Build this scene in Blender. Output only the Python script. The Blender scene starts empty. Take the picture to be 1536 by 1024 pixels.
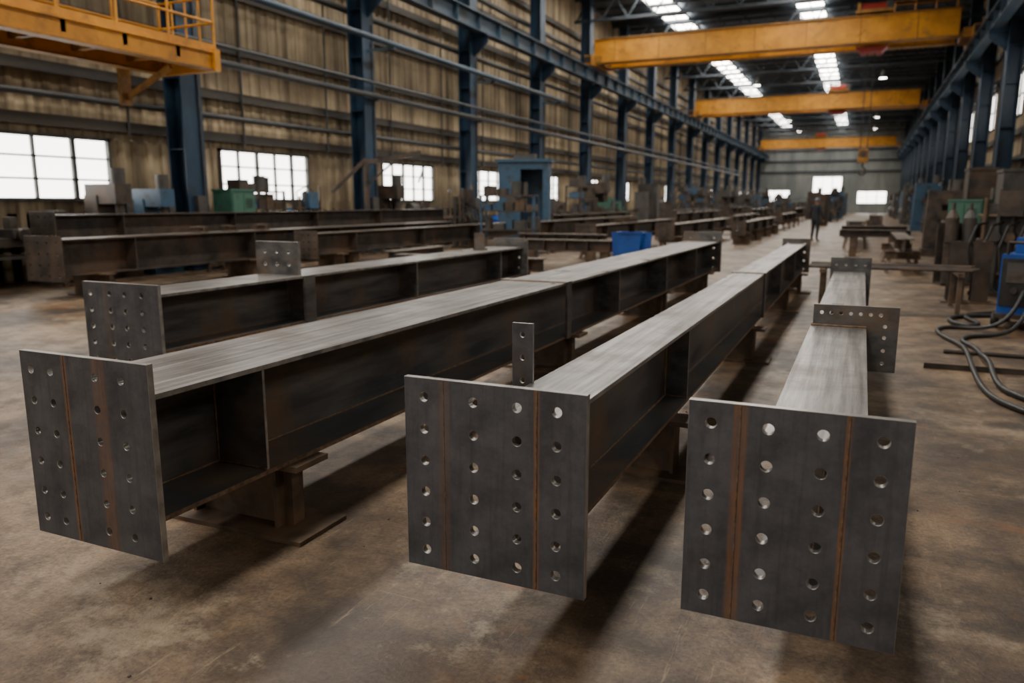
import bpy, math, random
from mathutils import Vector, Matrix
R=random.Random(7)
scene=bpy.context.scene

# ---------------------------------------------------------------- materials
def lin(c):
    return tuple(((x/255)/12.92 if x/255<=.04045 else ((x/255+.055)/1.055)**2.4) for x in c)+(1,)
def newmat(name):
    m=bpy.data.materials.new(name); m.use_nodes=True
    nt=m.node_tree; nt.nodes.clear()
    o=nt.nodes.new('ShaderNodeOutputMaterial'); b=nt.nodes.new('ShaderNodeBsdfPrincipled')
    nt.links.new(b.outputs[0],o.inputs[0])
    return m,nt,b
def noise(nt,vec,scale,detail=6,rough=.6):
    n=nt.nodes.new('ShaderNodeTexNoise'); n.inputs['Scale'].default_value=scale
    n.inputs['Detail'].default_value=detail; n.inputs['Roughness'].default_value=rough
    nt.links.new(vec,n.inputs['Vector']); return n.outputs['Fac']
def ramp(nt,fac,a,b,ca=(0,0,0,1),cb=(1,1,1,1)):
    r=nt.nodes.new('ShaderNodeValToRGB'); r.color_ramp.elements[0].position=a; r.color_ramp.elements[1].position=b
    r.color_ramp.elements[0].color=ca; r.color_ramp.elements[1].color=cb
    nt.links.new(fac,r.inputs[0]); return r.outputs[0]
def mix(nt,fac,a,b,mode='MIX'):
    m=nt.nodes.new('ShaderNodeMix'); m.data_type='RGBA'; m.blend_type=mode
    for s,v in ((m.inputs[0],fac),(m.inputs[6],a),(m.inputs[7],b)):
        if isinstance(v,(int,float)) or isinstance(v,tuple): s.default_value=v
        else: nt.links.new(v,s)
    return m.outputs[2]
def math_(nt,op,a,b=0,c=0):
    m=nt.nodes.new('ShaderNodeMath'); m.operation=op
    for i,v in enumerate((a,b,c)):
        if isinstance(v,(int,float)): m.inputs[i].default_value=v
        else: nt.links.new(v,m.inputs[i])
    return m.outputs[0]
def coords(nt,stretch=(1,1,1)):
    t=nt.nodes.new('ShaderNodeTexCoord'); mp=nt.nodes.new('ShaderNodeMapping')
    mp.inputs['Scale'].default_value=stretch
    nt.links.new(t.outputs['Object'],mp.inputs['Vector']); return t.outputs['Object'],mp.outputs[0]
def bump(nt,b,h,strength,dist=.01):
    n=nt.nodes.new('ShaderNodeBump'); n.inputs['Strength'].default_value=strength; n.inputs['Distance'].default_value=dist
    nt.links.new(h,n.inputs['Height']); nt.links.new(n.outputs[0],b.inputs['Normal'])
def mat(name,c1,c2,metal=0.,rough=.6,scale=4,stretch=(1,1,1),bmp=.15,rust=None,rustlo=.55,rusthi=.7,rscale=3,rvar=.15):
    m,nt,b=newmat(name); o,v=coords(nt,stretch)
    n1=noise(nt,v,scale); col=ramp(nt,n1,.37,.64,lin(c1),lin(c2))
    if rust:
        n2=noise(nt,o,rscale,8,.65); f=ramp(nt,n2,rustlo,rusthi)
        col=mix(nt,f,col,lin(rust))
        nt.links.new(math_(nt,'MULTIPLY_ADD',f,-metal*.8,metal),b.inputs['Metallic'])
    else: b.inputs['Metallic'].default_value=metal
    nt.links.new(col,b.inputs['Base Color'])
    nt.links.new(math_(nt,'MULTIPLY_ADD',n1,rvar*2,rough-rvar),b.inputs['Roughness'])
    if bmp:
        n3=noise(nt,v,scale*9,4); bump(nt,b,n3,bmp,.004)
    return m
def emis(name,c,s):
    m,nt,b=newmat(name); b.inputs['Base Color'].default_value=c; b.inputs['Roughness'].default_value=.4
    b.inputs['Emission Color'].default_value=c; b.inputs['Emission Strength'].default_value=s
    return m

STEEL=mat('dark_mill_steel',(66,65,67),(90,88,88),.4,.48,3,(3,1,3),.2,rust=(80,62,48),rscale=2.2)
WEB=mat('web_steel',(62,61,62),(100,97,94),.28,.43,2.5,(2,.45,3),.2,rust=(104,82,62),rustlo=.5,rusthi=.68,rscale=1.6)
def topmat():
    m,nt,b=newmat('lit_flange_steel'); o,v=coords(nt,(9,.28,1))
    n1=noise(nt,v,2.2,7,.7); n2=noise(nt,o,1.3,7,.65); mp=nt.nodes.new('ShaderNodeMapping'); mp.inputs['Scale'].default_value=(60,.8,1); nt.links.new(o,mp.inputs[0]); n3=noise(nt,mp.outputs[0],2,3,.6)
    c=ramp(nt,n1,.35,.66,lin((104,102,101)),lin((186,182,178)))  # pale base colour imitates light caught by flange tops; streaks are mill scale
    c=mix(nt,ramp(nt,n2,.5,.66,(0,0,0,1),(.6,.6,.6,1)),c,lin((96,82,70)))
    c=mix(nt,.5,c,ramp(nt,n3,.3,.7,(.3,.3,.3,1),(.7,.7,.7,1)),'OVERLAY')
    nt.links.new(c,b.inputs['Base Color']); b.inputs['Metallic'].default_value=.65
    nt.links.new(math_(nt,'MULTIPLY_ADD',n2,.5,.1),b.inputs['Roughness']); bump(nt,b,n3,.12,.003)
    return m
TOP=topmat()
EDGE=mat('cut_edge_steel',(134,131,127),(180,175,168),.6,.36,8,(1,1,1),.1)
WELD=mat('weld_bead',(90,70,54),(136,110,86),.4,.5,30,(1,1,1),.6)
RUST=mat('rusty_steel',(66,52,41),(108,88,68),.15,.55,5,(1,1,1),.5,rust=(108,80,55),rustlo=.54,rusthi=.68,rscale=6)
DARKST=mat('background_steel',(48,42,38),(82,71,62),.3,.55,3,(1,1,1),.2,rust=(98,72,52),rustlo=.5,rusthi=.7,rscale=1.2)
DARKTOP=mat('background_steel_lit_top',(82,75,68),(130,120,108),.5,.45,2,(3,.4,1),.1)  # lighter copy of the background steel, overhead light painted into top faces
BLUE=mat('blue_column_paint',(20,40,58),(34,60,82),.0,.5,2,(1,1,.4),.1,rust=(34,36,38),rscale=1.5)
BLUE2=mat('blue_girder_paint',(40,56,70),(60,80,96),.0,.5,1.5,(1,.3,1),.1,rust=(46,44,42),rustlo=.5,rusthi=.7,rscale=.8)
BRIGHTBLUE=mat('bright_blue_plastic',(16,60,130),(26,78,156),0,.4,3,(1,1,1),.05)
MACHBLUE=mat('machine_blue',(42,70,94),(60,94,120),0,.5,3,(1,1,1),.1,rust=(44,46,48),rustlo=.5,rusthi=.68)
GREEN=mat('machine_green',(50,90,74),(66,112,94),0,.5,3,(1,1,1),.1,rust=(50,56,48),rustlo=.5,rusthi=.7)
GREY=mat('machine_grey',(56,54,52),(88,84,79),.1,.55,3,(1,1,1),.1,rust=(62,50,42),rustlo=.5,rusthi=.68)
YEL=mat('crane_yellow',(178,116,22),(208,142,34),0,.48,1.5,(1,1,1),.05,rust=(112,78,32),rustlo=.54,rusthi=.75,rscale=2)
YELD=mat('crane_yellow_dirty',(124,84,26),(160,110,34),0,.55,2,(1,1,1),.05,rust=(76,54,32),rustlo=.5,rusthi=.7)
RED=mat('hoist_red',(130,34,24),(158,46,32),0,.5,3,(1,1,1),.05)
BLACK=mat('black_rubber',(26,25,24),(42,40,38),0,.5,6,(1,1,1),.2)
PIPE=mat('grey_pipe',(50,52,54),(80,80,80),.2,.5,2,(1,.3,1),.1,rust=(60,52,46),rustlo=.5,rusthi=.7)
ROOF=mat('roof_sheet',(58,68,78),(80,90,100),.0,.7,1,(1,.2,1),.1)
TRUSS=mat('truss_paint',(46,54,62),(68,76,84),.0,.6,2,(1,1,1),.1)
GIRT=mat('girt_paint',(44,40,36),(70,63,54),.0,.6,2,(1,.3,1),.1)
FRAME=mat('window_frame',(60,62,60),(90,90,86),.1,.6,4,(1,1,1),.1)
GLASS=emis('daylight_glass',(1,.97,.91,1),7)
SKYL=emis('skylight_panel',(1,.95,.87,1),25)
LAMP=emis('lamp_glow',(1,.93,.82,1),40)
CLOTH=mat('dark_workwear',(24,27,34),(36,40,48),0,.85,12,(1,1,1),.1)
SKIN=mat('skin',(150,104,82),(170,122,98),0,.6,10,(1,1,1),0)
HAT=mat('hard_hat',(60,66,76),(76,82,92),0,.4,6,(1,1,1),0)

def wallmat(name):
    m,nt,b=newmat(name); o,v=coords(nt,(1,1.3,.10))
    n1=noise(nt,v,1.6,8,.65); n2=noise(nt,o,.3,5)
    c=ramp(nt,n1,.36,.62,lin((104,88,66)),lin((200,179,144)))
    c=mix(nt,ramp(nt,n2,.42,.62,(0,0,0,1),(.8,.8,.8,1)),c,lin((108,93,72)))
    nt.links.new(c,b.inputs['Base Color']); b.inputs['Roughness'].default_value=.65
    return m
WALL=wallmat('beige_cladding')
FARW=mat('hazed_end_cladding',(116,122,122),(156,160,156),0,.7,.6,(1,1,.2),0)  # distance haze put into the end wall's paler, bluish colour
def floormat():
    m,nt,b=newmat('worn_concrete'); o,v=coords(nt)
    a=noise(nt,o,.7,9,.66); d=noise(nt,o,3.5,9,.75); s=noise(nt,o,55,4,.7); r=noise(nt,o,1.3,9,.75)
    c=ramp(nt,a,.42,.58,lin((74,60,47)),lin((136,113,88)))
    c=mix(nt,ramp(nt,d,.45,.6,(0,0,0,1),(.7,.7,.7,1)),c,lin((66,54,44)))
    c=mix(nt,.7,c,ramp(nt,s,.38,.62,(.3,.29,.28,1),(.7,.69,.68,1)),'OVERLAY')
    c=mix(nt,ramp(nt,r,.57,.66,(0,0,0,1),(.8,.8,.8,1)),c,lin((132,86,46)))
    w=noise(nt,o,.9,12,.82); c=mix(nt,ramp(nt,w,.53,.62,(0,0,0,1),(.6,.6,.6,1)),c,lin((166,150,126)))
    ob=noise(nt,o,1.0,7,.62); c=mix(nt,ramp(nt,ob,.38,.46,(.8,.8,.8,1),(0,0,0,1)),c,lin((50,41,33)))
    for sc_,rot,lo in (((9,.5,1),.5,.6),((.7,11,1),.25,.61),((14,.6,1),-.7,.63)):
        mp=nt.nodes.new('ShaderNodeMapping'); mp.inputs['Scale'].default_value=sc_; mp.inputs['Rotation'].default_value=(0,0,rot); nt.links.new(o,mp.inputs[0])
        sc=noise(nt,mp.outputs[0],2.5,9,.8); c=mix(nt,ramp(nt,sc,lo,lo+.05,(0,0,0,1),(.4,.4,.4,1)),c,lin((172,150,120)))
    sp=nt.nodes.new('ShaderNodeSeparateXYZ'); nt.links.new(o,sp.inputs[0])
    fx=math_(nt,'PINGPONG',math_(nt,'ADD',sp.outputs[0],5.38),1.9)
    kx=math_(nt,'MULTIPLY',math_(nt,'LESS_THAN',fx,.007),math_(nt,'LESS_THAN',sp.outputs[0],-3))
    fy=math_(nt,'PINGPONG',math_(nt,'ADD',sp.outputs[1],-.4),3.5); ky=math_(nt,'LESS_THAN',fy,.006)
    c=mix(nt,math_(nt,'MULTIPLY',math_(nt,'MAXIMUM',kx,ky),.7),c,lin((36,30,26)))
    nt.links.new(c,b.inputs['Base Color'])
    nt.links.new(math_(nt,'MULTIPLY_ADD',d,.6,.14),b.inputs['Roughness'])
    h=math_(nt,'ADD',math_(nt,'MULTIPLY',s,.6),d); bump(nt,b,h,.4,.015)
    return m
FLOOR=floormat()
def platemat(name,bands):
    m,nt,b=newmat(name); o,v=coords(nt,(1,1,1))
    n1=noise(nt,v,5,9,.7); col=ramp(nt,n1,.38,.64,lin((66,66,70)),lin((94,93,95)))
    mp0=nt.nodes.new('ShaderNodeMapping'); mp0.inputs['Scale'].default_value=(12,1,.7); nt.links.new(o,mp0.inputs[0]); nn=noise(nt,mp0.outputs[0],3,6,.7)
    col=mix(nt,ramp(nt,nn,.5,.7,(0,0,0,1),(.5,.5,.5,1)),col,lin((56,55,57)))
    sp=nt.nodes.new('ShaderNodeSeparateXYZ'); nt.links.new(o,sp.inputs[0])
    mp=nt.nodes.new('ShaderNodeMapping'); mp.inputs['Scale'].default_value=(20,1,2.2); nt.links.new(o,mp.inputs[0])
    n2=ramp(nt,noise(nt,mp.outputs[0],3,8,.75),.36,.62)
    tot=None
    for x0,w,st in bands:
        d=math_(nt,'ABSOLUTE',math_(nt,'SUBTRACT',sp.outputs[0],x0))
        f=math_(nt,'SUBTRACT',1,math_(nt,'DIVIDE',d,w)); f=math_(nt,'MAXIMUM',f,0); f=math_(nt,'MINIMUM',math_(nt,'MULTIPLY',f,2.2),1)
        f=math_(nt,'MULTIPLY',f,math_(nt,'MULTIPLY_ADD',n2,st*.8,st*.2)); f=math_(nt,'MINIMUM',f,1)
        tot=f if tot is None else math_(nt,'MAXIMUM',tot,f)
    col=mix(nt,tot,col,lin((128,86,52)))
    nt.links.new(col,b.inputs['Base Color'])
    nt.links.new(math_(nt,'MULTIPLY_ADD',tot,-.3,.35),b.inputs['Metallic'])
    nt.links.new(math_(nt,'MULTIPLY_ADD',n1,.4,.2),b.inputs['Roughness'])
    bump(nt,b,noise(nt,o,60,4),.2,.003)
    return m

# ---------------------------------------------------------------- mesh builder
class B:
    def __init__(s): s.v=[];s.f=[];s.mi=[];s.sm=[];s.mats=[]
    def idx(s,m):
        if m not in s.mats: s.mats.append(m)
        return s.mats.index(m)
    def face(s,ids,m,sm=False): s.f.append(ids); s.mi.append(s.idx(m)); s.sm.append(sm)
    def quad(s,pts,m): n=len(s.v); s.v+=pts; s.face([n,n+1,n+2,n+3],m)
    def box(s,x0,x1,y0,y1,z0,z1,m,top=None):
        n=len(s.v)
        s.v+=[(x0,y0,z0),(x1,y0,z0),(x1,y1,z0),(x0,y1,z0),(x0,y0,z1),(x1,y0,z1),(x1,y1,z1),(x0,y1,z1)]
        for q in ((0,3,2,1),(0,1,5,4),(1,2,6,5),(2,3,7,6),(3,0,4,7)): s.face([n+i for i in q],m)
        s.face([n+4,n+5,n+6,n+7],top or m)
    def beamseg(s,p,q,w,h,m):
        p=Vector(p);q=Vector(q);d=(q-p).normalized()
        up=Vector((0,0,1)) if abs(d.z)<.95 else Vector((1,0,0))
        a=d.cross(up).normalized()*w/2; b=a.cross(d).normalized()*h/2; n=len(s.v)
        for o in (p,q):
            for k in (-a-b,a-b,a+b,-a+b): s.v.append(tuple(o+k))
        for t in ((0,1,2,3),(7,6,5,4),(0,4,5,1),(1,5,6,2),(2,6,7,3),(3,7,4,0)): s.face([n+i for i in t],m)
    def cyl(s,p,q,r,m,n=14,r2=None,caps=True):
        p=Vector(p);q=Vector(q);d=(q-p).normalized(); r2=r if r2 is None else r2
        up=Vector((0,0,1)) if abs(d.z)<.95 else Vector((1,0,0))
        a=d.cross(up).normalized(); b=a.cross(d).normalized()
        k=len(s.v); ring=[(math.cos(2*math.pi*i/n),math.sin(2*math.pi*i/n)) for i in range(n)]
        for c,rr in ((p,r),(q,r2)):
            for x,y in ring: s.v.append(tuple(c+a*x*rr+b*y*rr))
        for i in range(n):
            j=(i+1)%n; s.face([k+i,k+n+i,k+n+j,k+j],m,True)
        if caps:
            k2=len(s.v)
            for c,rr in ((p,r),(q,r2)):
                for x,y in ring: s.v.append(tuple(c+a*x*rr+b*y*rr))
            s.face([k2+i for i in range(n)],m); s.face([k2+n+i for i in reversed(range(n))],m)
    def tube(s,pts,r,m,n=8):
        for i in range(len(pts)-1): s.cyl(pts[i],pts[i+1],r,m,n,caps=(i in(0,len(pts)-2)))
    def dome(s,c,r,m,n=16,k=6,zs=1):
        b0=len(s.v)
        for j in range(k+1):
            t=j/k*math.pi/2
            for i in range(n):
                a=2*math.pi*i/n; s.v.append((c[0]+r*math.cos(t)*math.cos(a),c[1]+r*math.cos(t)*math.sin(a),c[2]+r*zs*math.sin(t)))
        for j in range(k):
            for i in range(n):
                i2=(i+1)%n; s.face([b0+j*n+i,b0+j*n+i2,b0+(j+1)*n+i2,b0+(j+1)*n+i],m,True)
    def prism(s,pts,axis,t0,t1,m):
        n=len(s.v); k=len(pts)
        for t in (t0,t1):
            for a,b in pts: s.v.append((t,a,b) if axis=='x' else (a,t,b))
        s.face([n+i for i in range(k)],m); s.face([n+k+i for i in reversed(range(k))],m)
        for i in range(k):
            j=(i+1)%k; s.face([n+i,n+k+i,n+k+j,n+j],m)
    def holed(s,x0,x1,z0,z1,y,t,holes,r,m,edge=None):
        cu=bpy.data.curves.new('tmp','CURVE'); cu.dimensions='2D'; cu.fill_mode='BOTH'; cu.extrude=t/2-.001; cu.bevel_depth=.001; cu.bevel_resolution=0
        def sp(pts):
            k=cu.splines.new('POLY'); k.points.add(len(pts)-1)
            for i,(a,b) in enumerate(pts): k.points[i].co=(a,b,0,1)
            k.use_cyclic_u=True
        sp([(x0,z0),(x1,z0),(x1,z1),(x0,z1)])
        for hx,hz in holes: sp([(hx+r*math.cos(-2*math.pi*i/28),hz+r*math.sin(-2*math.pi*i/28)) for i in range(28)])
        ob=bpy.data.objects.new('tmp',cu); scene.collection.objects.link(ob)
        dg=bpy.context.evaluated_depsgraph_get(); me=bpy.data.meshes.new_from_object(ob.evaluated_get(dg))
        n=len(s.v); s.v+=[(v.co.x,y-v.co.z,v.co.y) for v in me.vertices]
        for p in me.polygons:
            s.face([n+i for i in p.vertices],m if (abs(p.normal.z)>.9 or edge is None) else edge)
        bpy.data.objects.remove(ob); bpy.data.curves.remove(cu); bpy.data.meshes.remove(me)
    def mesh(s,name):
        me=bpy.data.meshes.new(name); me.from_pydata(s.v,[],s.f)
        for m in s.mats: me.materials.append(m)
        me.polygons.foreach_set('material_index',s.mi); me.polygons.foreach_set('use_smooth',s.sm)
        me.update(); return me
    def done(s,name,loc=(0,0,0),rz=0):
        o=bpy.data.objects.new(name,s.mesh(name)); scene.collection.objects.link(o)
        o.location=loc; o.rotation_euler=(0,0,rz)
        return o
def inst(name,me,loc,rz=0,sc=1):
    o=bpy.data.objects.new(name,me); scene.collection.objects.link(o); o.location=loc; o.rotation_euler=(0,0,rz); o.scale=(sc,sc,sc); return o

# ---------------------------------------------------------------- hall shell
XL,XR=-15.6,5.5; Y0,Y1=-12,128; ZC=12.9
CY=[-.6+7.2*i for i in range(18)]
b=B(); b.box(XL-.4,XR+.4,Y0,Y1+.4,-.2,0,FLOOR); b.done('floor')
def corr(b,axis,x,u0,u1,z0,z1,m,side=1,pitch=.4,dep=.05):
    u=u0; pts=[]
    while u<u1-1e-6:
        for du,d in ((0,0),(.5,0),(.6,1),(.9,1)):
            uu=u+du*pitch
            if uu<u1: pts.append((uu,d*dep))
        u+=pitch
    pts.append((u1,0)); n=len(b.v)
    for uu,d in pts:
        for z in (z0,z1): b.v.append((x+side*d,uu,z) if axis=='x' else (uu,x+side*d,z))
    for i in range(len(pts)-1): b.face([n+2*i,n+2*i+2,n+2*i+3,n+2*i+1],m)
WIN=[(.2,4.6),(8.0,12.45),(15.7,19.3),(23.3,26.9),(30.1,34.6)]+[(c+1.9,c+5.3) for c in CY if c>34.9 and c<120]
def sidewall(name,x,side,wins,wz0,wz1):
    b=B(); b.box(min(x,x-side*.15),max(x,x-side*.15),Y0,Y1,-.0,wz0-.25,WALL)
    corr(b,'x',x,Y0,Y1,0,wz0,WALL,side); corr(b,'x',x,Y0,Y1,wz1,ZC,WALL,side)
    e=[Y0]+[q for w in wins for q in w]+[Y1]
    for i in range(0,len(e),2): corr(b,'x',x,e[i],e[i+1],wz0,wz1,WALL,side)
    return b.done(name)
sidewall('wall_left',XL,1,WIN,1.62,3.0)
RW=[(c+1.6,c+5.6) for c in CY if c<120]
sidewall('wall_right',XR,-1,RW,5.0,6.8)
wn=1
def window(axis,x,u0,u1,z0,z1,side,nx,nz):
    global wn
    b=B()
    def bx(ua,ub,za,zb,d0,d1,m):
        a,c=sorted((x+side*d0,x+side*d1))
        if axis=='x': b.box(a,c,ua,ub,za,zb,m)
        else: b.box(ua,ub,a,c,za,zb,m)
    g=x-side*.05
    if axis=='x': b.quad([(g,u0,z0),(g,u1,z0),(g,u1,z1),(g,u0,z1)],GLASS)
    else: b.quad([(u0,g,z0),(u1,g,z0),(u1,g,z1),(u0,g,z1)],GLASS)
    f=.07
    bx(u0,u0+f,z0,z1,-.02,.08,FRAME);bx(u1-f,u1,z0,z1,-.02,.08,FRAME);bx(u0,u1,z0,z0+f,-.02,.1,FRAME);bx(u0,u1,z1-f,z1,-.02,.08,FRAME)
    for i in range(1,nx):
        u=u0+(u1-u0)*i/nx; w=.03 if i%2 else .05; bx(u-w,u+w,z0,z1,-.02,.05,FRAME)
    for i in range(1,nz):
        z=z0+(z1-z0)*i/nz; bx(u0,u1,z-.02,z+.02,-.02,.05,FRAME)
    b.done('window_%d'%wn); wn+=1
for w in WIN: window('x',XL,w[0],w[1],1.62,3.0,1,5,3)
for w in RW: window('x',XR,w[0],w[1],5.0,6.8,-1,4,2)
b=B()
ew=[(-14,-10.6,1.6,3.4),(-7.3,-3.2,.0,5.4),(-1.0,3.0,1.4,3.2)]
xs=[XL]+[q for w in ew for q in w[:2]]+[XR]
for i in range(0,len(xs),2): corr(b,'y',Y1,xs[i],xs[i+1],0,ZC,FARW,-1)
for w in ew:
    if w[2]>0: corr(b,'y',Y1,w[0],w[1],0,w[2],FARW,-1)
    corr(b,'y',Y1,w[0],w[1],w[3],ZC,FARW,-1)
for z in (6,7.6,9.2): b.box(XL,XR,Y1-.25,Y1-.1,z,z+.25,TRUSS)
b.done('wall_far')
for w in ew: window('y',Y1,w[0],w[1],max(w[2],.0),w[3],-1,3,2)
b=B(); b.box(XL,XR,Y0,Y1,ZC,ZC+.15,ROOF)
for i in range(0,70): b.box(XL,XR,Y0+2*i,Y0+2*i+.12,ZC-.18,ZC,TRUSS)
b.done('ceiling')
for nm,x,s in (('left',XL,1),('right',XR,-1)):
    b=B()
    for z in (.9,3.25,4.3,5.5,6.9,8.2,9.5,10.8):
        if nm=='right' and z in(5.5,): continue
        a,c=sorted((x+s*.05,x+s*.25)); b.box(a,c,Y0,Y1,z-.03,z+.13,GIRT)
        b.box(a if s<0 else c-.03,c if s>0 else a+.03,Y0,Y1,z-.1,z-.03,GIRT)
    b.done('trim_%d'%(1 if nm=='left' else 2))
def colmesh(s):
    b=B(); w=.3
    b.box(-.27,-.23,-w,w,0,12.6,BLUE); b.box(.23,.27,-w,w,0,12.6,BLUE); b.box(-.23,.23,-.015,.015,0,12.6,BLUE)
    b.box(-.38,.38,-.4,.4,0,.05,BLUE)
    for z in (1.2,2.8,4.4,6.0,7.4): b.box(-.23,.23,-w+.02,w-.02,z,z+.02,BLUE)
    b.prism([(s*.27,7.2),(s*.9,7.7),(s*.9,7.95),(s*.27,7.95)],'y',-.02,.02,BLUE)
    b.box(min(s*.27,s*.95),max(s*.27,s*.95),-.2,.2,7.95,8.0,BLUE)
    b.cyl((s*.3,.18,0.05),(s*.3,.18,7.0),.025,PIPE,8); b.box(min(s*.27,s*.4),max(s*.27,s*.4),-.14,.14,1.3,1.75,GREY)
    return b.mesh('steel_column')
cl,cr=colmesh(1),colmesh(-1)
for y in CY: inst('steel_column',cl,(-14.65,y,0))
for y in CY: inst('steel_column',cr,(4.75,y,0))
for x in (-13.95,4.05):
    b=B(); b.box(-.2,.2,Y0,Y1-.5,8.0,8.03,BLUE2); b.box(-.22,.22,Y0,Y1-.5,8.62,8.66,BLUE2,DARKTOP); b.box(-.012,.012,Y0,Y1-.5,8.03,8.62,BLUE2)
    b.box(-.04,.04,Y0,Y1-.5,8.66,8.74,DARKST)
    y=Y0
    while y<Y1-1: b.box(-.18,.18,y,y+.02,8.03,8.62,BLUE2); y+=1.8
    b.done('crane_runway_girder',(x,0,0))
b=B(); L=XR-XL-.4
b.box(XL+.2,XR-.2,-.09,.09,11.35,11.5,TRUSS); b.box(XL+.2,XR-.2,-.09,.09,12.5,12.66,TRUSS)
n=14
for i in range(n):
    x0=XL+.3+(L-.2)*i/n; x1=XL+.3+(L-.2)*(i+1)/n; xm=(x0+x1)/2
    b.beamseg((x0,0,11.45),(xm,0,12.55),.08,.08,TRUSS); b.beamseg((xm,0,12.55),(x1,0,11.45),.08,.08,TRUSS)
tm=b.mesh('roof_truss')
for y in CY: inst('roof_truss',tm,(0,y,0))
for x in (-11.3,-3.6):
    b=B(); y=Y0+.6
    while y<Y1-3:
        z=ZC-.22; b.quad([(-.72,y,z),(-.72,y+1.7,z),(.72,y+1.7,z),(.72,y,z)],SKYL)
        b.box(-.8,-.72,y-.08,y+1.78,ZC-.3,ZC-.19,FRAME); b.box(.72,.8,y-.08,y+1.78,ZC-.3,ZC-.19,FRAME)
        b.box(-.03,.03,y,y+1.7,ZC-.26,ZC-.225,FRAME)
        for q in (y-.08,y+1.7): b.box(-.72,.72,q,q+.08,ZC-.3,ZC-.19,FRAME)
        y+=2.4
    b.done('skylight',(x,0,0))
b=B(); b.cyl((0,0,11.0),(0,0,11.35),.008,BLACK,6); b.cyl((0,0,10.75),(0,0,11.0),.09,GREY,14); b.cyl((0,0,10.45),(0,0,10.75),.28,FRAME,20,.1,caps=False)
n=len(b.v); b.v+=[(.25*math.cos(i*math.pi/5),.25*math.sin(i*math.pi/5),10.47) for i in range(10)]; b.face(list(range(n,n+10))[::-1],LAMP)
lm=b.mesh('high_bay_lamp')
for y in CY[1::2]:
    for x in (-8.2,.6): inst('high_bay_lamp',lm,(x,y,0))

# ---------------------------------------------------------------- pipes
b=B(); b.cyl((-13.5,Y0,6.35),(-13.5,36,6.35),.085,BLUE2,12)
for y in CY:
    if y<36: b.box(-14.37,-13.4,y-.03,y+.03,6.2,6.26,BLUE2)
b.done('service_pipe')
b=B(); b.cyl((-14.15,Y0,4.85),(-14.15,100,4.85),.09,PIPE,12); b.cyl((-14.15,Y0,5.25),(-14.15,100,5.25),.045,PIPE,8)
for y in CY:
    b.box(-14.37,-14.05,y-.03,y+.03,4.7,4.76,PIPE)
b.done('service_pipe')
b=B()
for z,r in ((3.75,.07),(7.5,.1),(9.9,.12)): b.cyl((-15.2,Y0,z),(-15.2,Y1-1,z),r,PIPE,10)
for i in range(28):
    y=2+i*3.6; b.cyl((-15.3,y,3.1),(-15.3,y,10),.03,PIPE,6)
b.done('wall_conduit')
b=B()
for z,r in ((3.2,.06),(6.95,.08),(9.3,.1)): b.cyl((5.15,Y0,z),(5.15,Y1-1,z),r,PIPE,10)
for i in range(30):
    y=6+i*3.6; b.cyl((5.25,y,0),(5.25,y,9),.035,PIPE,6)
b.done('wall_conduit')

# ---------------------------------------------------------------- mezzanine walkway (yellow)
b=B(); x0,x1,ya,yb=-13.9,-12.4,-4,12.6
b.box(x0,x1,ya,yb,4.60,4.64,YELD)
for x in (x0,x1-.12): b.box(x,x+.12,ya,yb,4.30,4.60,YEL); b.box(x-.06,x+.18,ya,yb,4.27,4.30,YELD); b.box(x-.06,x+.18,ya,yb,4.60,4.64,YEL)
y=ya
while y<yb: b.box(x0,x1,y,y+.1,4.4,4.6,YELD); y+=1.2
b.box(x0-.06,x1+.1,yb-.1,yb+.04,4.25,4.68,YEL)
for x in (x0,x1):
    y=yb
    while y>ya: b.cyl((x,y,4.64),(x,y,5.7),.028,YEL,8); y-=1.15
    for z in (5.2,5.7): b.cyl((x,ya,z),(x,yb,z),.026,YEL,8)
    b.box(x-.01,x+.01,ya,yb,4.64,4.78,YEL)
for z in (5.2,5.7): b.cyl((x0,yb,z),(x1,yb,z),.026,YEL,8)
for i in range(1,4): b.cyl((x0+(x1-x0)*i/4,yb,4.66),(x0+(x1-x0)*i/4,yb,5.7),.02,YEL,8)
for y in (5.9,11.9):
    b.beamseg((x1-.5,y,4.28),(-14.2,y,3.75),.08,.1,YELD); b.box(-14.3,-14.2,y-.12,y+.12,3.6,4.6,YELD)
b.done('mezzanine_walkway')

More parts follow.
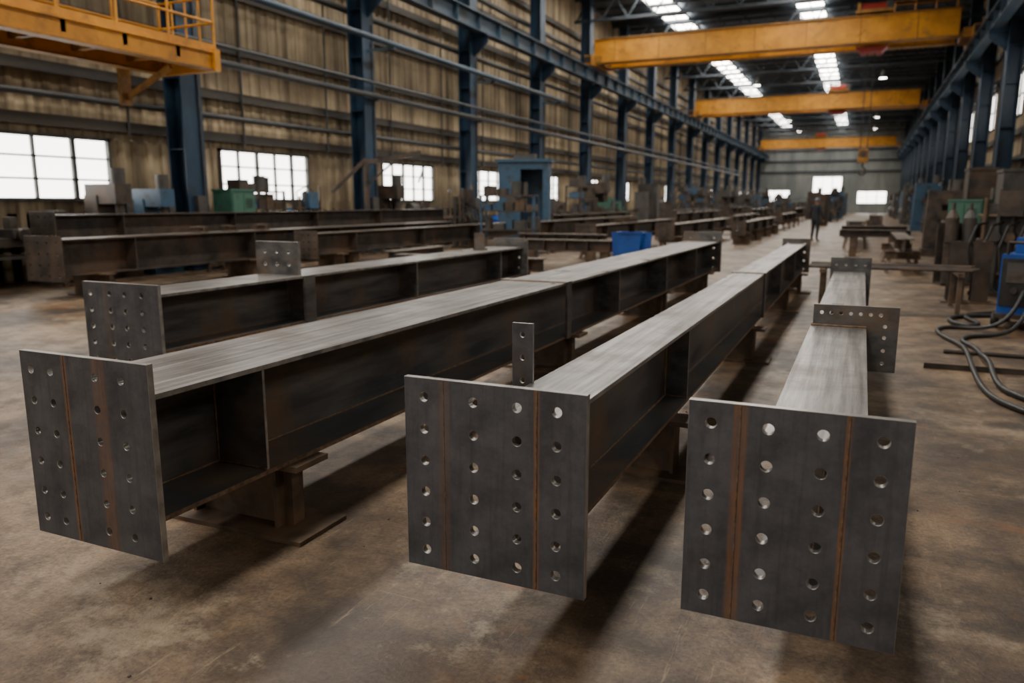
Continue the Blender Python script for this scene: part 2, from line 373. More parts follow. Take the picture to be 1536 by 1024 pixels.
# ---------------------------------------------------------------- overhead cranes
def crane(y,hx,hook,rail=False,xe=4.05,z0=0.):
    b=B(); xa=-13.95; g=.9
    for s in (-1,1):
        yy=s*g; b.box(xa+.1,xe-.7,yy-.22,yy+.22,9.0,10.15,YEL); b.box(xa+.1,xe-.6,yy-.3,yy+.3,8.96,9.0,YELD); b.box(xa+.1,xe-.6,yy-.3,yy+.3,10.15,10.2,YELD)
        b.box(xa+.3,xe-.7,yy-.04,yy+.04,10.2,10.28,DARKST)
        x=xa+1.2
        while x<xe-1: b.box(x,x+.03,yy-.235,yy+.235,9.02,10.15,YELD); x+=2.4
    for x in (xa,xe):
        b.box(x-.2,x+.2,-1.9,1.9,8.8,9.3,YELD); b.box(min(x,x-(x-(-5))*.06),max(x,x-(x-(-5))*.06),-1.2,1.2,8.9,9.3,YELD)
        for yy in (-1.6,1.6): b.cyl((x-.08,yy,8.92),(x+.08,yy,8.92),.18,DARKST,18)
        b.box(x-.18,x+.18,-1.98,-1.9,8.95,9.2,BLACK); b.box(x-.18,x+.18,1.9,1.98,8.95,9.2,BLACK)
    if rail:
        b.box(.6,xe-.7,1.2,2.0,10.2,10.25,YELD)
        for yy in (1.2,2.0):
            x=.7
            while x<xe-.6: b.cyl((x,yy,10.25),(x,yy,11.2),.03,YEL,6); x+=.9
            for z in (10.7,11.2): b.cyl((.7,yy,z),(xe-.8,yy,z),.03,YEL,6)
    b.box(hx-.8,hx+.8,-1.15,1.15,10.32,10.45,YELD)
    for xx in (-.6,.6):
        for yy in (-g,g): b.cyl((hx+xx,yy-.06,10.38),(hx+xx,yy+.06,10.38),.1,DARKST,12)
    b.cyl((hx-.6,0,10.7),(hx+.5,0,10.7),.25,RED,16); b.box(hx+.5,hx+.8,-.3,.3,10.45,10.95,GREY); b.box(hx-.75,hx-.6,-.3,.3,10.45,10.95,YELD)
    b.prism([(hx-.7,8.9),(hx-.45,8.65),(hx+.45,8.65),(hx+.7,8.9)],'y',-.5,.5,RED)
    b.box(hx-.7,hx-.6,-.45,.45,8.9,10.35,YELD); b.box(hx+.6,hx+.7,-.45,.45,8.9,10.35,YELD)
    if hook:
        for dx in (-.16,.16):
            for dy in (-.06,.06): b.cyl((hx+dx,dy,hook+1.15),(hx+dx,dy,8.7),.026,BLACK,6)
        b.prism([(hx-.25,hook+.6),(hx-.2,hook+.5),(hx+.2,hook+.5),(hx+.25,hook+.6),(hx+.22,hook+1.2),(hx-.22,hook+1.2)],'y',-.12,.12,YELD)
        b.cyl((hx-.0,-.16,hook+.95),(hx,.16,hook+.95),.17,DARKST,16)
        b.cyl((hx,0,hook+.3),(hx,0,hook+.5),.05,DARKST,10)
        pts=[(hx+.16*math.cos(a),0,hook+.1+.18*math.sin(a)) for a in [math.radians(t) for t in range(90,-200,-24)]]
        b.tube(pts,.045,DARKST,8)
    b.done('overhead_crane',(0,y,z0))
crane(42.6,-.2,3.0,True); crane(70,-2.5,None); crane(117,-6,None)
# ---------------------------------------------------------------- foreground beams
def grid(x0,x1,z0,z1,us,vs): return [(x0+(x1-x0)*u,z1-(z1-z0)*v) for u in us for v in vs]
def beam(xc,y0,y1,zt,zb,fw,pl=None,stiff=(),end=None,mats=None,splice=None,name='steel_beam',welds=True,rz=0,extra=None,tf=.022):
    web,top,ed=mats or (WEB,TOP,EDGE); b=B(); L=y1-y0; h=fw/2
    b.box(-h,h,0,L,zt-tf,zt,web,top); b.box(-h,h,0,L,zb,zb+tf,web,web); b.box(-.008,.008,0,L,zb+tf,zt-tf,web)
    if welds:
        for s in (-1,1):
            b.box(min(s*(h),s*(h+.0015)),max(s*h,s*(h+.0015)),0,L,zt-tf+.002,zt-.002,ed)
            b.box(min(s*(h),s*(h+.0015)),max(s*h,s*(h+.0015)),0,L,zb+.002,zb+tf-.002,WELD)
            b.cyl((s*.010,0,zb+tf+.002),(s*.010,L,zb+tf+.002),.007,WELD,8); b.cyl((s*.010,0,zt-tf-.002),(s*.010,L,zt-tf-.002),.007,WELD,8)
    for y in stiff:
        y-=y0
        for s in (-1,1):
            b.box(min(s*.008,s*(h-.006)),max(s*.008,s*(h-.006)),y,y+.016,zb+tf,zt-tf,web)
            if welds:
                b.cyl((s*.012,y,zb+tf+.004),(s*(h-.006),y,zb+tf+.004),.006,WELD,6); b.cyl((s*.012,y-.002,zb+tf),(s*.012,y-.002,zt-tf),.006,WELD,6)
                b.box(min(s*(h-.0065),s*(h-.0045)),max(s*(h-.0065),s*(h-.0045)),y+.001,y+.015,zb+tf,zt-tf,ed)
    if splice:
        y=splice-y0; b.box(-h-.02,h+.02,y-.06,y+.06,zt,zt+.012,web,top); b.cyl((-h-.02,y-.066,zt+.004),(h+.02,y-.066,zt+.004),.007,WELD,6)
        b.box(h+.0,h+.02,y-.05,y+.05,zb,zt,web); b.box(-h-.02,-h,y-.05,y+.05,zb,zt,web)
    if pl:
        X0,X1,Z0,Z1,us,vs,r,m,lines=pl; X0-=xc;X1-=xc; t=.028
        b.holed(X0,X1,Z0,Z1,-t/2,t,grid(X0,X1,Z0,Z1,us,vs),r,m,EDGE if welds else None)
        for u,wd in lines: x=X0+(X1-X0)*u; b.cyl((x,-t,Z0+.004),(x,-t,Z1-.004),wd,WELD,8)
    if end:
        X0,X1,Z0,Z1,us,vs,r=end; X0-=xc;X1-=xc
        b.holed(X0,X1,Z0,Z1,L+.012,.024,grid(X0,X1,Z0,Z1,us,vs),r,web,ed)
    if extra: extra(b,xc,y0)
    return b.done(name,(xc,y0,0),rz)
R6=[.095,.26,.425,.59,.755,.905]
x0,x1=-3.13,-2.40; xc=-2.73; W=x1-x0
m1=platemat('end_plate_steel_a',[(x0-xc+.36*W,.018,.9),(x0-xc+.63*W,.045,.55)])
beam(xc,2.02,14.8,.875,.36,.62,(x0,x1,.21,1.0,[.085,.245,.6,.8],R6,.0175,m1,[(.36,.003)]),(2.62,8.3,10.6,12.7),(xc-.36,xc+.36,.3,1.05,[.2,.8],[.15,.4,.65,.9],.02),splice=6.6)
x0,x1=-1.53,-.805; xc=-1.095; W=x1-x0
m2=platemat('end_plate_steel_b',[(x0-xc+.23*W,.03,.35),(x0-xc+.745*W,.014,1.0)])
def lug(b,xc,y0):
    b.holed(-.245,-.15,.60,1.09,.55,.014,[(-.198,1.04),(-.198,.94),(-.198,.84)],.013,STEEL,EDGE)
    b.box(-.16,-.01,.543,.557,.62,.78,WEB)
beam(xc,2.43,15.4,.83,.345,.32,(x0,x1,.205,.955,[.115,.40,.64,.85],R6,.0195,m2,[(.23,.002),(.745,.0035)]),(4.8,10.9,13.2),(xc-.25,xc+.25,.3,.93,[.2,.8],[.15,.4,.65,.9],.02),splice=8.8,extra=lug)
x0,x1=-.48,.19; xc=-.09; W=x1-x0
m3=platemat('end_plate_steel_c',[(x0-xc+.25*W,.028,.8),(x0-xc+.735*W,.012,1.0)])
def brk(b,xc,y0):
    us=[.1+.115*i for i in range(7)]
    X0,X1,Z0,Z1=-.24-xc,.25-xc,.56,.965
    hs=[(X0+(X1-X0)*u,Z1-.05) for u in us]+[(X1-.075,Z1-v) for v in (.12,.19,.27,.35)]
    b.holed(X0,X1,Z0,Z1,5.2-y0,.02,hs,.012,WEB,EDGE); b.cyl((-.16,5.18-y0,.835),(.16,5.18-y0,.835),.008,WELD,8)
    b.box(-.05,.02,5.215-y0,5.4-y0,.83,.95,WEB)
    for yy in (5.21-y0,): b.box(-.16,.16,yy,yy+.12,.83,.842,WEB,TOP)
beam(xc,2.525,9.4,.83,.345,.32,(x0,x1,.2,.955,[.11,.38,.625,.88],R6,.0195,m3,[(.25,.0025),(.735,.0035)]),(4.0,5.2,7.0),(xc-.2,xc+.22,.345,.99,[.15,.38,.62,.85],[.12,.35],.016),extra=brk)
x0,x1=-5.64,-4.81; xc=-5.14
m4=platemat('end_plate_steel_d',[(x0-xc+.3*.83,.03,.3)])
def brk2(b,xc,y0):
    b.holed(-5.47-xc,-4.95-xc,.9,1.22,5.95-y0,.04,[(-5.47-xc+.52*u,1.22-.32*v) for u in (.22,.5,.78) for v in (.3,.68)],.02,WEB,EDGE)
    b.box(.26,.29,5.9-y0,6.05-y0,.44,.9,WEB)
    b.box(-.08,.08,10.2-y0,10.24-y0,.9,1.15,WEB); b.box(-.09,.09,10.18-y0,10.3-y0,.9,.93,WEB)
beam(xc,4.18,11.2,.9,.44,.54,(x0,x1,.25,.98,[.1,.36,.56,.78],[.12,.3,.48,.66,.84],.022,m4,[]),(5.97,8.0,10.4),(xc-.35,xc+.35,.35,1.0,[.2,.8],[.15,.4,.65,.9],.02),extra=brk2)
def stand(x,y,h,L=.8,w=.26,name='support_stand'):
    b=B(); b.box(-L/2,L/2,-w/2-.04,w/2+.02,0,.022,RUST); b.box(-L/2+.02,L/2-.06,-w/2+.03,w/2-.03,h-.028,h,RUST,RUST); b.box(-L/2+.06,L/2-.16,-.04,.04,.022,h-.028,RUST)
    for s in (-.4,.24): b.box(s*L-.01,s*L+.01,-w/2+.05,w/2-.05,.022,h-.028,RUST)
    return b.done(name,(x,y,0))
for y in (2.86,6.9,10.8,14.0): stand(-2.72,y,.36,.84,.3)
for y in (4.4,8.05,12,14.6): stand(-1.08,y,.345,.66,.26)
for y in (4.6,7.8): stand(-.09,y,.345,.42,.24)
for y in (4.9,7.6,10.5): stand(-5.14,y,.44,.7,.26)
# ---------------------------------------------------------------- mid/back beams
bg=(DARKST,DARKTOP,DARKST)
def trestle(x,y,h,L):
    b=B()
    if h<.5:
        b.box(-L/2,L/2,-.12,.12,0,.02,RUST); b.box(-L/2,L/2,-.1,.1,h-.02,h,RUST); b.box(-L/2+.05,L/2-.05,-.01,.01,.02,h-.02,RUST); b.done('support_stand',(x,y,0)); return
    b.box(-L/2,L/2,-.08,.08,h-.02,h,RUST); b.box(-L/2,L/2,-.01,.01,h-.16,h-.02,RUST); b.box(-L/2,L/2,-.08,.08,h-.18,h-.16,RUST)
    for s in (-1,1):
        for t in (-1,1): b.beamseg((s*(L/2-.1),0,h-.18),(s*(L/2-.06),t*.25,0),.07,.07,RUST)
        b.box(s*(L/2-.08)-.03,s*(L/2-.08)+.03,-.22,.22,.12,.17,RUST)
    b.done('steel_trestle',(x,y,0))
def bgbeam(xc,y0,y1,zt,d=.5,fw=.45,plate=True,scrap=False):
    st=[y0+1.5*i for i in range(1,int((y1-y0)/1.5))]
    pm=(xc-fw*.75,xc+fw*.75,zt-d-.08,zt+.06,[.12,.38,.62,.88],[.15,.4,.65,.88],.022,DARKST,[]) if plate else None
    def ex(b,xc,yy):
        for i in range(3):
            a=3.2+i*.85+R.uniform(-.1,.1); b.box(-.14,.12,a,a+.22,zt,zt+.02,RUST); b.box(-.14,.12,a,a+.22,zt+.1,zt+.12,RUST); b.box(-.14,.12,a+.1,a+.12,zt+.02,zt+.1,RUST)
    beam(xc,y0,y1,zt,zt-d,fw,pm,st[::2],None,bg,welds=False,extra=ex if scrap else None)
    y=y0+.8
    while y<y1: trestle(xc,y,zt-d,fw+.4); y+=3.6
bgbeam(-12.1,8.3,21.8,1.0,.6,.6,True,True); bgbeam(-13.5,9.3,24,1.37,.5,.45)
bgbeam(-10.6,13,24,.95,.45,.4); bgbeam(-8.9,13.5,15.8,.6,.3,.35,False)
bgbeam(-9.3,22,34,1.0,.5,.45); bgbeam(-7.0,20.5,31,.95,.4,.4,True,True); bgbeam(-11.2,27.9,40,1.1,.5,.45)
bgbeam(-5.6,24,36,.9,.4,.4); bgbeam(-8.2,36,50,1.1,.5,.45); bgbeam(-6.2,40,52,.9,.4,.4); bgbeam(-9.8,42,56,1.15,.5,.45)
bgbeam(-4.2,30,42,.85,.4,.35); bgbeam(-4.4,46,58,.9,.4,.4); bgbeam(-.2,29,38,.9,.35,.4); bgbeam(.9,19,23.5,.8,.3,.35,False); bgbeam(.6,42,54,.9,.4,.4)
bgbeam(-7.4,56,70,1.1,.5,.45); bgbeam(-5,62,76,1.1,.5,.45);bgbeam(-9.5,60,74,1.2,.5,.5)
def xbeam(x0,x1,y,zt,d,w=.3):
    b=B(); L=x1-x0
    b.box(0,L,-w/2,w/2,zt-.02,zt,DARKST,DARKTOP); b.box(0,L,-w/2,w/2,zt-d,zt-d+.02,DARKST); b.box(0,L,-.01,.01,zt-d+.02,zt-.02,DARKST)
    for i in range(6):
        x=L*(i+.5)/6; b.box(x,x+.015,-w/2+.01,w/2-.01,zt-d+.02,zt-.02,DARKST)
    for x in (.3,L-.5):
        b.box(x,x+.2,-.1,.1,.02,zt-d,RUST); b.box(x-.1,x+.3,-.2,.2,0,.02,RUST)
    b.done('fabrication_beam_stand',(x0,y,0))
xbeam(-8.1,-4.9,16.9,.74,.26); xbeam(-8.3,-5.2,12.9,.6,.24); xbeam(-8.2,-5.8,18.6,.8,.26)
xbeam(-.6,1.3,25.0,.8,.2); xbeam(-.6,1.3,27.3,.85,.2)
b=B()
for x in (-.5,1.35):
    for y in (-.5,.5): b.box(x-.03,x+.03,y-.03,y+.03,0,.56,RUST)
    b.box(x-.04,x+.04,-.6,.6,.54,.6,RUST)
for i,(y,r) in enumerate(((-.45,.02),(-.3,.025),(-.1,.02),(.1,.03),(.3,.02),(.45,.02))): b.cyl((-.7,y,.6+r),(1.5+.06*(i%3),y,.6+r),r,DARKST,12)
b.done('pipe_rack',(0,13.2,0))
b=B()
for dx in (0,.34):
    b.box(dx-.12,dx+.12,-.13,-.11,.02,.98,DARKST); b.box(dx-.12,dx+.12,.11,.13,.02,.98,DARKST); b.box(dx-.01,dx+.01,-.11,.11,.02,.98,DARKST)
b.box(-.2,.6,-.2,.2,0,.02,RUST); b.done('upright_steel_section',(1.45,14.3,0))
b=B(); b.box(-.7,.9,-.03,.03,0,.006,DARKST); b.box(-.7,.9,-.03,-.024,.006,.055,DARKST); b.done('steel_angle_bar',(1.35,8.4,0),.02)
b=B(); b.cyl((-.6,0,.022),(1.2,0,.022),.022,DARKST,10); b.done('steel_rod',(1.5,9.3,0))
b=B()
b.prism([(-.2,.5),(.2,.5),(.25,1.0),(-.25,1.0)],'y',-.18,-.17,BRIGHTBLUE); b.prism([(-.2,.5),(.2,.5),(.25,1.0),(-.25,1.0)],'y',.17,.18,BRIGHTBLUE)
b.box(-.2,.2,-.18,.18,.5,.51,BRIGHTBLUE); b.beamseg((-.205,0,.5),(-.25,0,1.0),.01,.36,BRIGHTBLUE); b.beamseg((.205,0,.5),(.25,0,1.0),.01,.36,BRIGHTBLUE)
b.box(-.28,.28,-.21,-.17,.97,1.0,BRIGHTBLUE); b.box(-.28,.28,.17,.21,.97,1.0,BRIGHTBLUE); b.box(-.28,-.24,-.2,.2,.97,1.0,BRIGHTBLUE); b.box(.24,.28,-.2,.2,.97,1.0,BRIGHTBLUE)
b.box(-.3,.3,-.25,.25,.46,.5,RUST)
for x in (-.26,.26):
    for y in (-.2,.2): b.box(x-.03,x+.03,y-.03,y+.03,0,.46,RUST)
b.done('parts_bin',(-4.3,15.5,0))
b=B()
for i in range(90):
    x=R.uniform(-3.2,2.4); y=R.uniform(1.6,9); s=R.uniform(.002,.006)
    b.prism([(x-s,0),(x+s*.9,0),(x+s*.6,s),(x-s*.5,s*1.2)],'y',y-s,y+s,GREY)
b.tube([(-.95,1.72,.003),(-.91,1.70,.003),(-.88,1.71,.004),(-.83,1.73,.003)],.0015,BLACK,6)
b.done('floor_debris')

# ---------------------------------------------------------------- machines
def lathe(c):
    b=B(); b.box(-1.1,-.5,-.3,.3,0,.7,c); b.box(.5,1.0,-.28,.28,0,.7,c); b.box(-1.15,1.15,-.25,.25,.7,.85,DARKST); b.box(-1.2,1.2,-.35,.35,.5,.54,GREY)
    b.box(-1.15,-.45,-.3,.3,.85,1.45,c); b.cyl((-.45,0,1.15),(-.25,0,1.15),.2,DARKST,18); b.box(.75,1.05,-.15,.15,.85,1.3,c); b.cyl((.5,0,1.15),(.75,0,1.15),.06,DARKST,10)
    b.box(-.1,.25,-.3,.3,.85,1.0,GREY); b.box(0,.12,-.1,.1,1.0,1.2,DARKST); b.cyl((.05,-.36,.9),(.05,-.3,.9),.1,DARKST,14); b.box(-1.0,-.6,-.34,-.3,1.0,1.35,GREY)
    b.tube([(-.8,.2,1.45),(-.8,.2,1.9),(-.5,.1,2.05),(-.3,0,1.9)],.02,BLACK,6); b.cyl((-.3,0,1.78),(-.3,0,1.9),.07,GREY,10,.03)
    return b.mesh('lathe')
def mill(c):
    b=B(); b.box(-.45,.45,-.5,.5,0,.25,c); b.prism([(-.1,.25),(.45,.25),(.4,1.9),(0,1.9)],'x',-.25,.25,c); b.box(-.22,.22,-.6,.4,1.7,2.15,c); b.cyl((0,-.45,2.15),(0,-.45,2.5),.16,GREY,14)
    b.cyl((0,-.45,1.35),(0,-.45,1.7),.1,DARKST,12); b.box(-.2,.2,-.55,-.1,.25,.85,c); b.box(-.65,.65,-.65,-.25,.95,1.05,DARKST); b.cyl((-.75,-.45,1.0),(-.68,-.45,1.0),.12,DARKST,14); b.box(.3,.5,-.3,0,1.3,1.8,GREY)
    b.tube([(.25,.3,2.0),(.5,.35,1.7),(.45,.4,.8),(.4,.4,.2)],.025,BLACK,6); b.box(-.35,-.25,-.2,.1,1.2,1.5,DARKST)
    return b.mesh('milling_machine')
def cab(c):
    b=B(); b.box(-.4,.4,-.3,.3,.1,1.9,c); b.box(-.42,.42,-.32,.32,1.9,1.95,c); b.box(-.38,.38,-.28,.28,0,.1,DARKST); b.box(-.37,-.01,-.32,-.3,.15,1.85,c); b.box(.01,.37,-.32,-.3,.15,1.85,c)
    b.box(-.06,-.04,-.36,-.32,.9,1.1,DARKST)
    for z in range(5): b.box(.08,.3,-.33,-.32,1.5+z*.05,1.52+z*.05,BLACK)
    return b.mesh('control_cabinet')
def tank(c):
    b=B(); b.cyl((-.7,0,.6),(.7,0,.6),.32,c,20); b.cyl((-.8,0,.6),(-.7,0,.6),.2,c,20,.32); b.cyl((.7,0,.6),(.8,0,.6),.32,c,20,.2)
    for x in (-.5,.5): b.box(x-.05,x+.05,-.25,.25,0,.35,DARKST)
    b.box(-.4,.4,-.18,.18,.9,.95,DARKST); b.cyl((-.3,0,1.1),(.1,0,1.1),.15,GREY,14); b.box(.15,.35,-.12,.12,.95,1.35,DARKST); b.cyl((.25,-.2,1.15),(.25,-.16,1.15),.2,DARKST,16)
    return b.mesh('air_compressor')
def bench(c):
    b=B(); b.box(-.9,.9,-.4,.4,.82,.88,RUST)
    for x in (-.82,.82):
        for y in (-.33,.33): b.box(x-.04,x+.04,y-.04,y+.04,0,.82,c)
    b.box(-.85,.85,-.35,.35,.25,.29,c); b.box(-.7,-.2,-.3,.3,.29,.6,MACHBLUE); b.box(.4,.6,-.38,-.1,.88,1.02,DARKST); b.box(.45,.55,-.5,-.2,1.02,1.1,DARKST); b.cyl((.3,-.45,1.0),(.7,-.45,1.0),.015,DARKST,8)
    b.box(-.6,-.1,0,.3,.88,1.15,c); b.box(0,.25,.05,.3,.88,1.05,GREY); b.cyl((-.75,-.1,.88),(-.75,-.1,1.2),.07,GREY,12)
    b.tube([(.8,.3,.88),(.8,.3,1.6),(.5,.1,1.75)],.02,DARKST,6); b.cyl((.5,.1,1.65),(.5,.1,1.75),.09,GREY,12,.03)
    return b.mesh('workbench')
def gas(c):
    b=B(); b.box(-.5,.5,-.2,.2,0,.05,DARKST)
    for i,x in enumerate((-.32,0,.32)):
        b.cyl((x,0,.05),(x,0,1.3),.12,(c,GREY,c)[i],16); b.cyl((x,0,1.3),(x,0,1.45),.12,(c,GREY,c)[i],16,.04); b.cyl((x,0,1.45),(x,0,1.58),.03,DARKST,10)
    b.box(-.52,.52,.13,.16,.05,1.2,DARKST); b.box(-.5,.5,-.15,-.13,.8,.85,DARKST)
    return b.mesh('gas_cylinder_rack')
def weld(c):
    b=B(); b.box(-.28,.28,-.4,.4,.2,.95,c); b.box(-.26,.26,-.42,-.4,.3,.9,BLACK); b.box(-.2,.2,-.44,-.42,.6,.85,GREY); b.cyl((-.1,-.46,.5),(-.1,-.42,.5),.04,DARKST,12); b.cyl((.1,-.46,.5),(.1,-.42,.5),.04,DARKST,12)
    b.box(-.3,.3,-.45,.5,.14,.2,DARKST)
    for x in (-.3,.3):
        for y in (-.3,.35): b.cyl((x-.03,y,.1),(x+.03,y,.1),.1,BLACK,16)
    b.tube([(-.22,-.38,.95),(-.22,-.38,1.1),(.22,-.38,1.1),(.22,-.38,.95)],.018,DARKST,8); b.box(-.2,.2,-.1,.3,.95,1.15,c); b.cyl((-.05,.1,1.15),(-.05,.1,1.2),.12,GREY,14)
    for i in range(5): b.box(-.285,-.28,-.2,.3,.4+i*.08,.43+i*.08,BLACK)
    return b.mesh('welding_machine')
def rack(c):
    b=B()
    for x in (-.8,.8):
        for y in (-.3,.3): b.box(x-.03,x+.03,y-.03,y+.03,0,1.9,c)
    for z in (.3,.85,1.4,1.85): b.box(-.83,.83,-.33,.33,z,z+.04,DARKST)
    q=random.Random(3)
    for z in (.34,.89,1.44,1.89):
        x=-.75
        while x<.6:
            w=q.uniform(.12,.35); h=q.uniform(.12,.4); mm=q.choice((GREY,DARKST,RUST,MACHBLUE,GREY))
            if q.random()<.4: b.cyl((x+w/2,0,z),(x+w/2,0,z+h),w/2,mm,12)
            else: b.box(x,x+w,-.22,.2,z,z+h,mm)
            x+=w+.06
    return b.mesh('storage_rack')
def manifold(c):
    b=B(); q=random.Random(5); b.box(-.5,.5,-.25,.25,0,.06,DARKST); b.box(-.45,.45,.1,.2,.06,1.5,GREY)
    for i in range(5):
        x=-.4+i*.2; h=q.uniform(1.1,1.9); b.cyl((x,0,.06),(x,0,h),.035,(RUST,GREY,c,DARKST,RUST)[i],10)
        zz=q.uniform(.4,1.0); b.cyl((x,-.16,zz),(x,0,zz),.02,DARKST,8); b.cyl((x,-.18,zz),(x,-.16,zz),.08,(RUST,GREY)[i%2],14)
        b.cyl((x,0,zz-.08),(x,0,zz+.08),.06,GREY,12)
    for z in (.35,.9,1.3): b.cyl((-.5,.04,z),(.5,.04,z),.03,RUST,10)
    for i in range(4):
        x=-.35+i*.22; b.tube([(x,-.05,1.2),(x-.1,-.3,1.15),(x-.18,-.42,.8),(x-.1,-.45,.3),(x+.1,-.5,.05)],.022,BLACK,8)
    b.box(-.2,.15,-.15,.1,1.3,1.7,c)
    return b.mesh('pipe_manifold')
gens=[('lathe',lathe),('milling_machine',mill),('control_cabinet',cab),('air_compressor',tank),('workbench',bench),('gas_cylinder_rack',gas),('welding_machine',weld),('storage_rack',rack),('pipe_manifold',manifold)]
D=dict()
for n,g in gens:
    for c in (MACHBLUE,GREEN,GREY,DARKST,BRIGHTBLUE): D.setdefault(n,[]).append(g(c))
def put(n,k,x,y,rz=0,s=1): inst(n,D[n][k],(x,y,0),rz,s)
seq=['air_compressor','milling_machine','control_cabinet','lathe','storage_rack','workbench','gas_cylinder_rack','control_cabinet','lathe','air_compressor','milling_machine','workbench','storage_rack','pipe_manifold']
for (n,k,x,y,rz,s) in [('lathe',3,-14.7,9.4,1.57,1.1),('milling_machine',3,-14.75,11.6,1.57,.92),('milling_machine',0,-14.75,12.75,1.57,.88),('control_cabinet',1,-14.15,14.7,1.57,.98),('storage_rack',3,-14.7,16.0,1.57,1.0),('pipe_manifold',0,-14.0,17.4,1.57,1.1),('lathe',0,-14.75,18.8,1.57,1.0),('milling_machine',3,-14.75,22.3,1.57,1.0),('air_compressor',4,-14.6,23.9,1.57,1.25),('workbench',3,-14.6,26.1,1.57,1.2),('pipe_manifold',3,-12.9,24.6,1.57,1.2),('storage_rack',0,-9.2,20.2,.2,.95),('air_compressor',4,-12.9,28.0,1.57,1.2)]:
    put(n,k,x,y,rz,s)
y=30.5
while y<112:
    n=seq[R.randrange(len(seq))]; put(n,R.choice((0,2,2,3,3,1)),-13.1+R.uniform(-.2,.2),y,R.choice((1.57,-1.57,1.4)),R.uniform(1.05,1.3)); y+=R.uniform(2.9,3.4)
y=58
while y<118:
    for x in (-11,-2.6):
        n=seq[R.randrange(len(seq))]; put(n,R.choice((0,2,3,3)),x+R.uniform(-.3,.3),y,R.choice((1.57,1.3)),R.uniform(1.0,1.3))
    y+=R.uniform(3.3,4.5)
y=79
while y<120:
    for x in (-8.6,-6.4,-4.4):
        n=seq[R.randrange(len(seq))]; put(n,R.choice((0,2,3,3)),x,y,1.57,R.uniform(1.0,1.2))
    y+=4.6
y=17.8
while y<112:
    n=seq[R.randrange(len(seq))]; put(n,R.choice((2,3,0,3,2)),3.2+R.uniform(-.15,.15),y,R.choice((1.57,-1.57)),R.uniform(1.1,1.35)); y+=R.uniform(2.9,3.4)
put('control_cabinet',1,2.1,19.4,-.5,.85); put('gas_cylinder_rack',3,1.9,17.3,.3,1.0); put('pipe_manifold',3,2.35,15.6,-.3,1.05)
put('welding_machine',4,2.05,11.75,-.35,1.0)
put('milling_machine',3,2.1,26.5,1.57,.9)
b=B()
b.box(-.9,-.82,-.7,.7,0,3.0,MACHBLUE); b.box(.82,.9,-.7,.7,0,3.0,MACHBLUE); b.box(-.9,.9,.62,.7,0,3.0,MACHBLUE); b.box(-1.0,1.0,-.8,.8,3.0,3.1,MACHBLUE)
b.box(-.82,-.1,-.7,-.62,0,3.0,MACHBLUE); b.box(-.1,.82,-.7,-.62,2.75,3.0,MACHBLUE); b.box(.7,.82,-.7,-.62,0,2.75,MACHBLUE); b.box(-.6,-.2,-.74,-.7,1.3,1.9,GREY); b.box(-.4,.4,-.3,.3,3.1,3.3,GREY)
b.done('spray_booth_cabinet',(-11.3,26.2,0),.3)
b=B(); b.cyl((0,0,0),(0,0,2.9),.09,DARKST,14); b.box(-.22,.22,-.2,.2,0,.04,DARKST); b.beamseg((0,0,2.8),(1.7,-.3,3.1),.1,.14,DARKST); b.beamseg((0,0,2.1),(1.0,-.18,2.95),.06,.06,DARKST); b.tube([(1.7,-.3,3.05),(1.75,-.3,2.6),(1.6,-.3,2.2)],.03,BLACK); b.beamseg((0,0,2.9),(-1.0,-.9,1.9),.08,.1,DARKST)
b.done('welding_boom',(-14.2,20.4,0),.6)

def hose(pts,r=.022):
    cu=bpy.data.curves.new('floor_hose','CURVE'); cu.dimensions='3D'; cu.bevel_depth=r; cu.bevel_resolution=4
    s=cu.splines.new('NURBS'); s.points.add(len(pts)-1)
    for i,p in enumerate(pts): s.points[i].co=(p[0],p[1],p[2] if len(p)>2 else r,1)
    s.order_u=4; s.use_endpoint_u=True; s.resolution_u=10; cu.materials.append(BLACK)
    ob=bpy.data.objects.new('tmp',cu); scene.collection.objects.link(ob)
    me=bpy.data.meshes.new_from_object(ob.evaluated_get(bpy.context.evaluated_depsgraph_get())); bpy.data.objects.remove(ob)
    for p in me.polygons: p.use_smooth=True
    return inst('floor_hose',me,(0,0,0))
hose([(1.9,11.3,.5),(1.8,11.1,.25),(1.6,11.0),(1.15,11.3),(.9,10.9),(1.0,10.2),(1.15,9.7),(1.05,8.6,.1),(1.05,7.9),(1.05,7.3),(1.15,6.9),(1.4,6.5),(1.9,6.2)],.024)
hose([(2.0,11.3,.5),(1.9,11.0,.2),(1.7,10.6),(1.3,10.6),(1.1,10.1),(1.25,9.7),(1.2,9.0,.06),(1.22,8.4,.12),(1.15,7.7),(1.25,7.2),(1.7,6.8)],.024)
hose([(2.9,13.6,.03),(2.1,13.0),(1.5,12.7),(1.35,12.1),(1.55,11.6),(1.35,11.2),(1.1,11.7),(1.3,12.4),(2.0,12.6),(2.8,12.4)],.03)
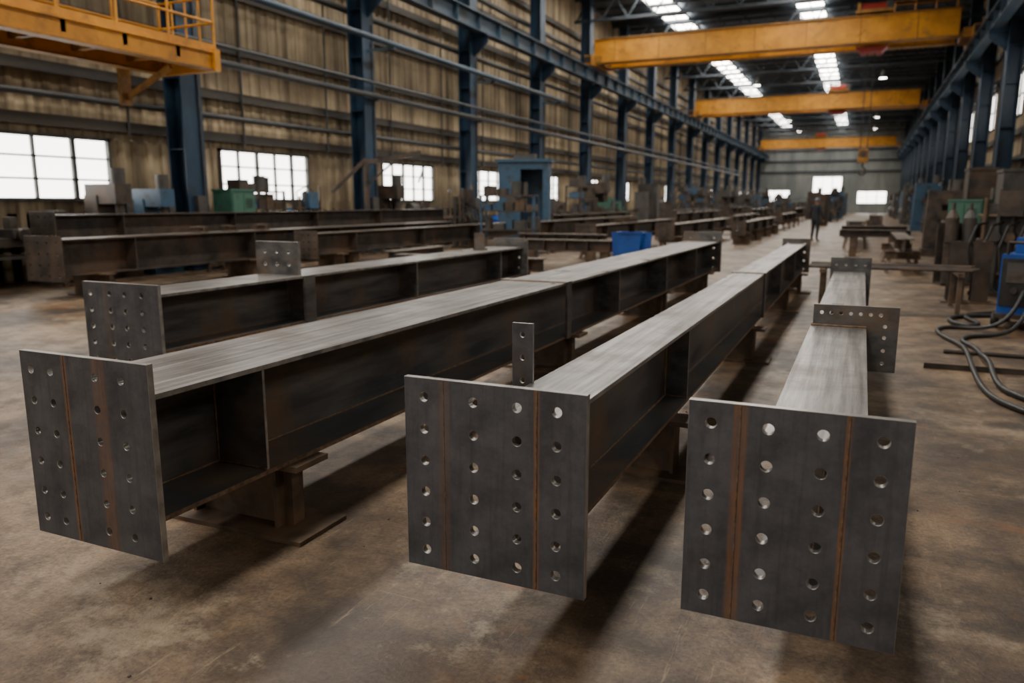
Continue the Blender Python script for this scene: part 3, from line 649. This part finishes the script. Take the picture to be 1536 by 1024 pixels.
# ---------------------------------------------------------------- worker
def worker(loc,rz):
    V=[];E=[];Rd=[]
    def ch(pts,start=None):
        last=start
        for p in pts:
            V.append(p[:3]); Rd.append(p[3] if len(p)==4 else p[3:5]); i=len(V)-1
            if last is not None: E.append((last,i))
            last=i
        return last
    pel=ch([(0,0,.95,.16,.12)])
    wa=ch([(0,0,1.1,.145,.105)],pel); chs=ch([(0,-.01,1.3,.17,.12)],wa); sh=ch([(0,0,1.43,.12,.09)],chs); nk=ch([(0,-.01,1.5,.055),],sh); ch([(0,-.02,1.58,.075,.085),(0,-.025,1.66,.085,.1),(0,-.02,1.72,.06,.07)],nk)
    for s in (-1,1):
        ch([(s*.1,0,.86,.1),(s*.11,-.02,.5,.068),(s*.115,.02,.3,.06),(s*.12,.03,.1,.045),(s*.125,-.03,.05,.045,.04),(s*.13,-.15,.04,.04,.03)],pel)
        w=ch([(s*.19,0,1.42,.06),(s*.25,.02,1.16,.045),(s*.27,-.1,.95,.033),(s*.27,-.14,.89,.035,.02)],sh)
        for k in range(4): ch([(s*.27,-.125-.018*k,.86,.011),(s*.265,-.13-.018*k,.82-.004*(k%2),.009),(s*.255,-.125-.018*k,.79,.008)],w)
        ch([(s*.25,-.18,.87,.011),(s*.24,-.2,.84,.009)],w)
    me=bpy.data.meshes.new('worker'); me.from_pydata(V,E,[])
    o=bpy.data.objects.new('tmpw',me); scene.collection.objects.link(o)
    m=o.modifiers.new('s','SKIN')
    for i,r in enumerate(Rd):
        sv=me.skin_vertices[0].data[i]; sv.radius=(r,r) if not isinstance(r,tuple) else r; sv.use_root=(i==0)
    o.modifiers.new('u','SUBSURF').levels=2
    m2=bpy.data.meshes.new_from_object(o.evaluated_get(bpy.context.evaluated_depsgraph_get())); bpy.data.objects.remove(o)
    b=B(); b.v=[tuple(v.co) for v in m2.vertices]
    for p in m2.polygons:
        c=p.center; mt=SKIN if (c.z>1.5 or c.z<.9 and abs(c.x)>.22) else (BLACK if c.z<.13 else CLOTH)
        b.face(list(p.vertices),mt,True)
    b.dome((0,-.02,1.66),.125,HAT,18,6,.95); b.cyl((0,-.03,1.655),(0,-.03,1.67),.15,HAT,20)
    b.cyl((0,-.125,1.60),(0,-.145,1.585),.014,SKIN,8,.018)
    for s in (-1,1): b.cyl((s*.035,-.12,1.625),(s*.035,-.128,1.625),.01,BLACK,8); b.cyl((s*.09,-.02,1.61),(s*.1,-.02,1.61),.025,SKIN,10)
    b.box(-.025,.025,-.128,-.12,1.555,1.563,RED)
    b.done('worker',loc,rz)
try: worker((-1.75,34.2,0),2.6)
except Exception as e: print('WORKER FAIL',e)

# ---------------------------------------------------------------- light + camera
w=bpy.data.worlds.new('World'); scene.world=w; w.use_nodes=True
w.node_tree.nodes['Background'].inputs[0].default_value=(1,.95,.89,1); w.node_tree.nodes['Background'].inputs[1].default_value=.8
cam=bpy.data.cameras.new('camera'); co=bpy.data.objects.new('camera',cam); scene.collection.objects.link(co)
co.location=(0,0,1.6); co.rotation_euler=(math.radians(90-10.3),0,math.radians(24.3))
cam.sensor_width=36; cam.lens=1150*36/1536; cam.clip_end=400
cam.dof.use_dof=True; cam.dof.focus_distance=3.3; cam.dof.aperture_fstop=1.8
scene.camera=co
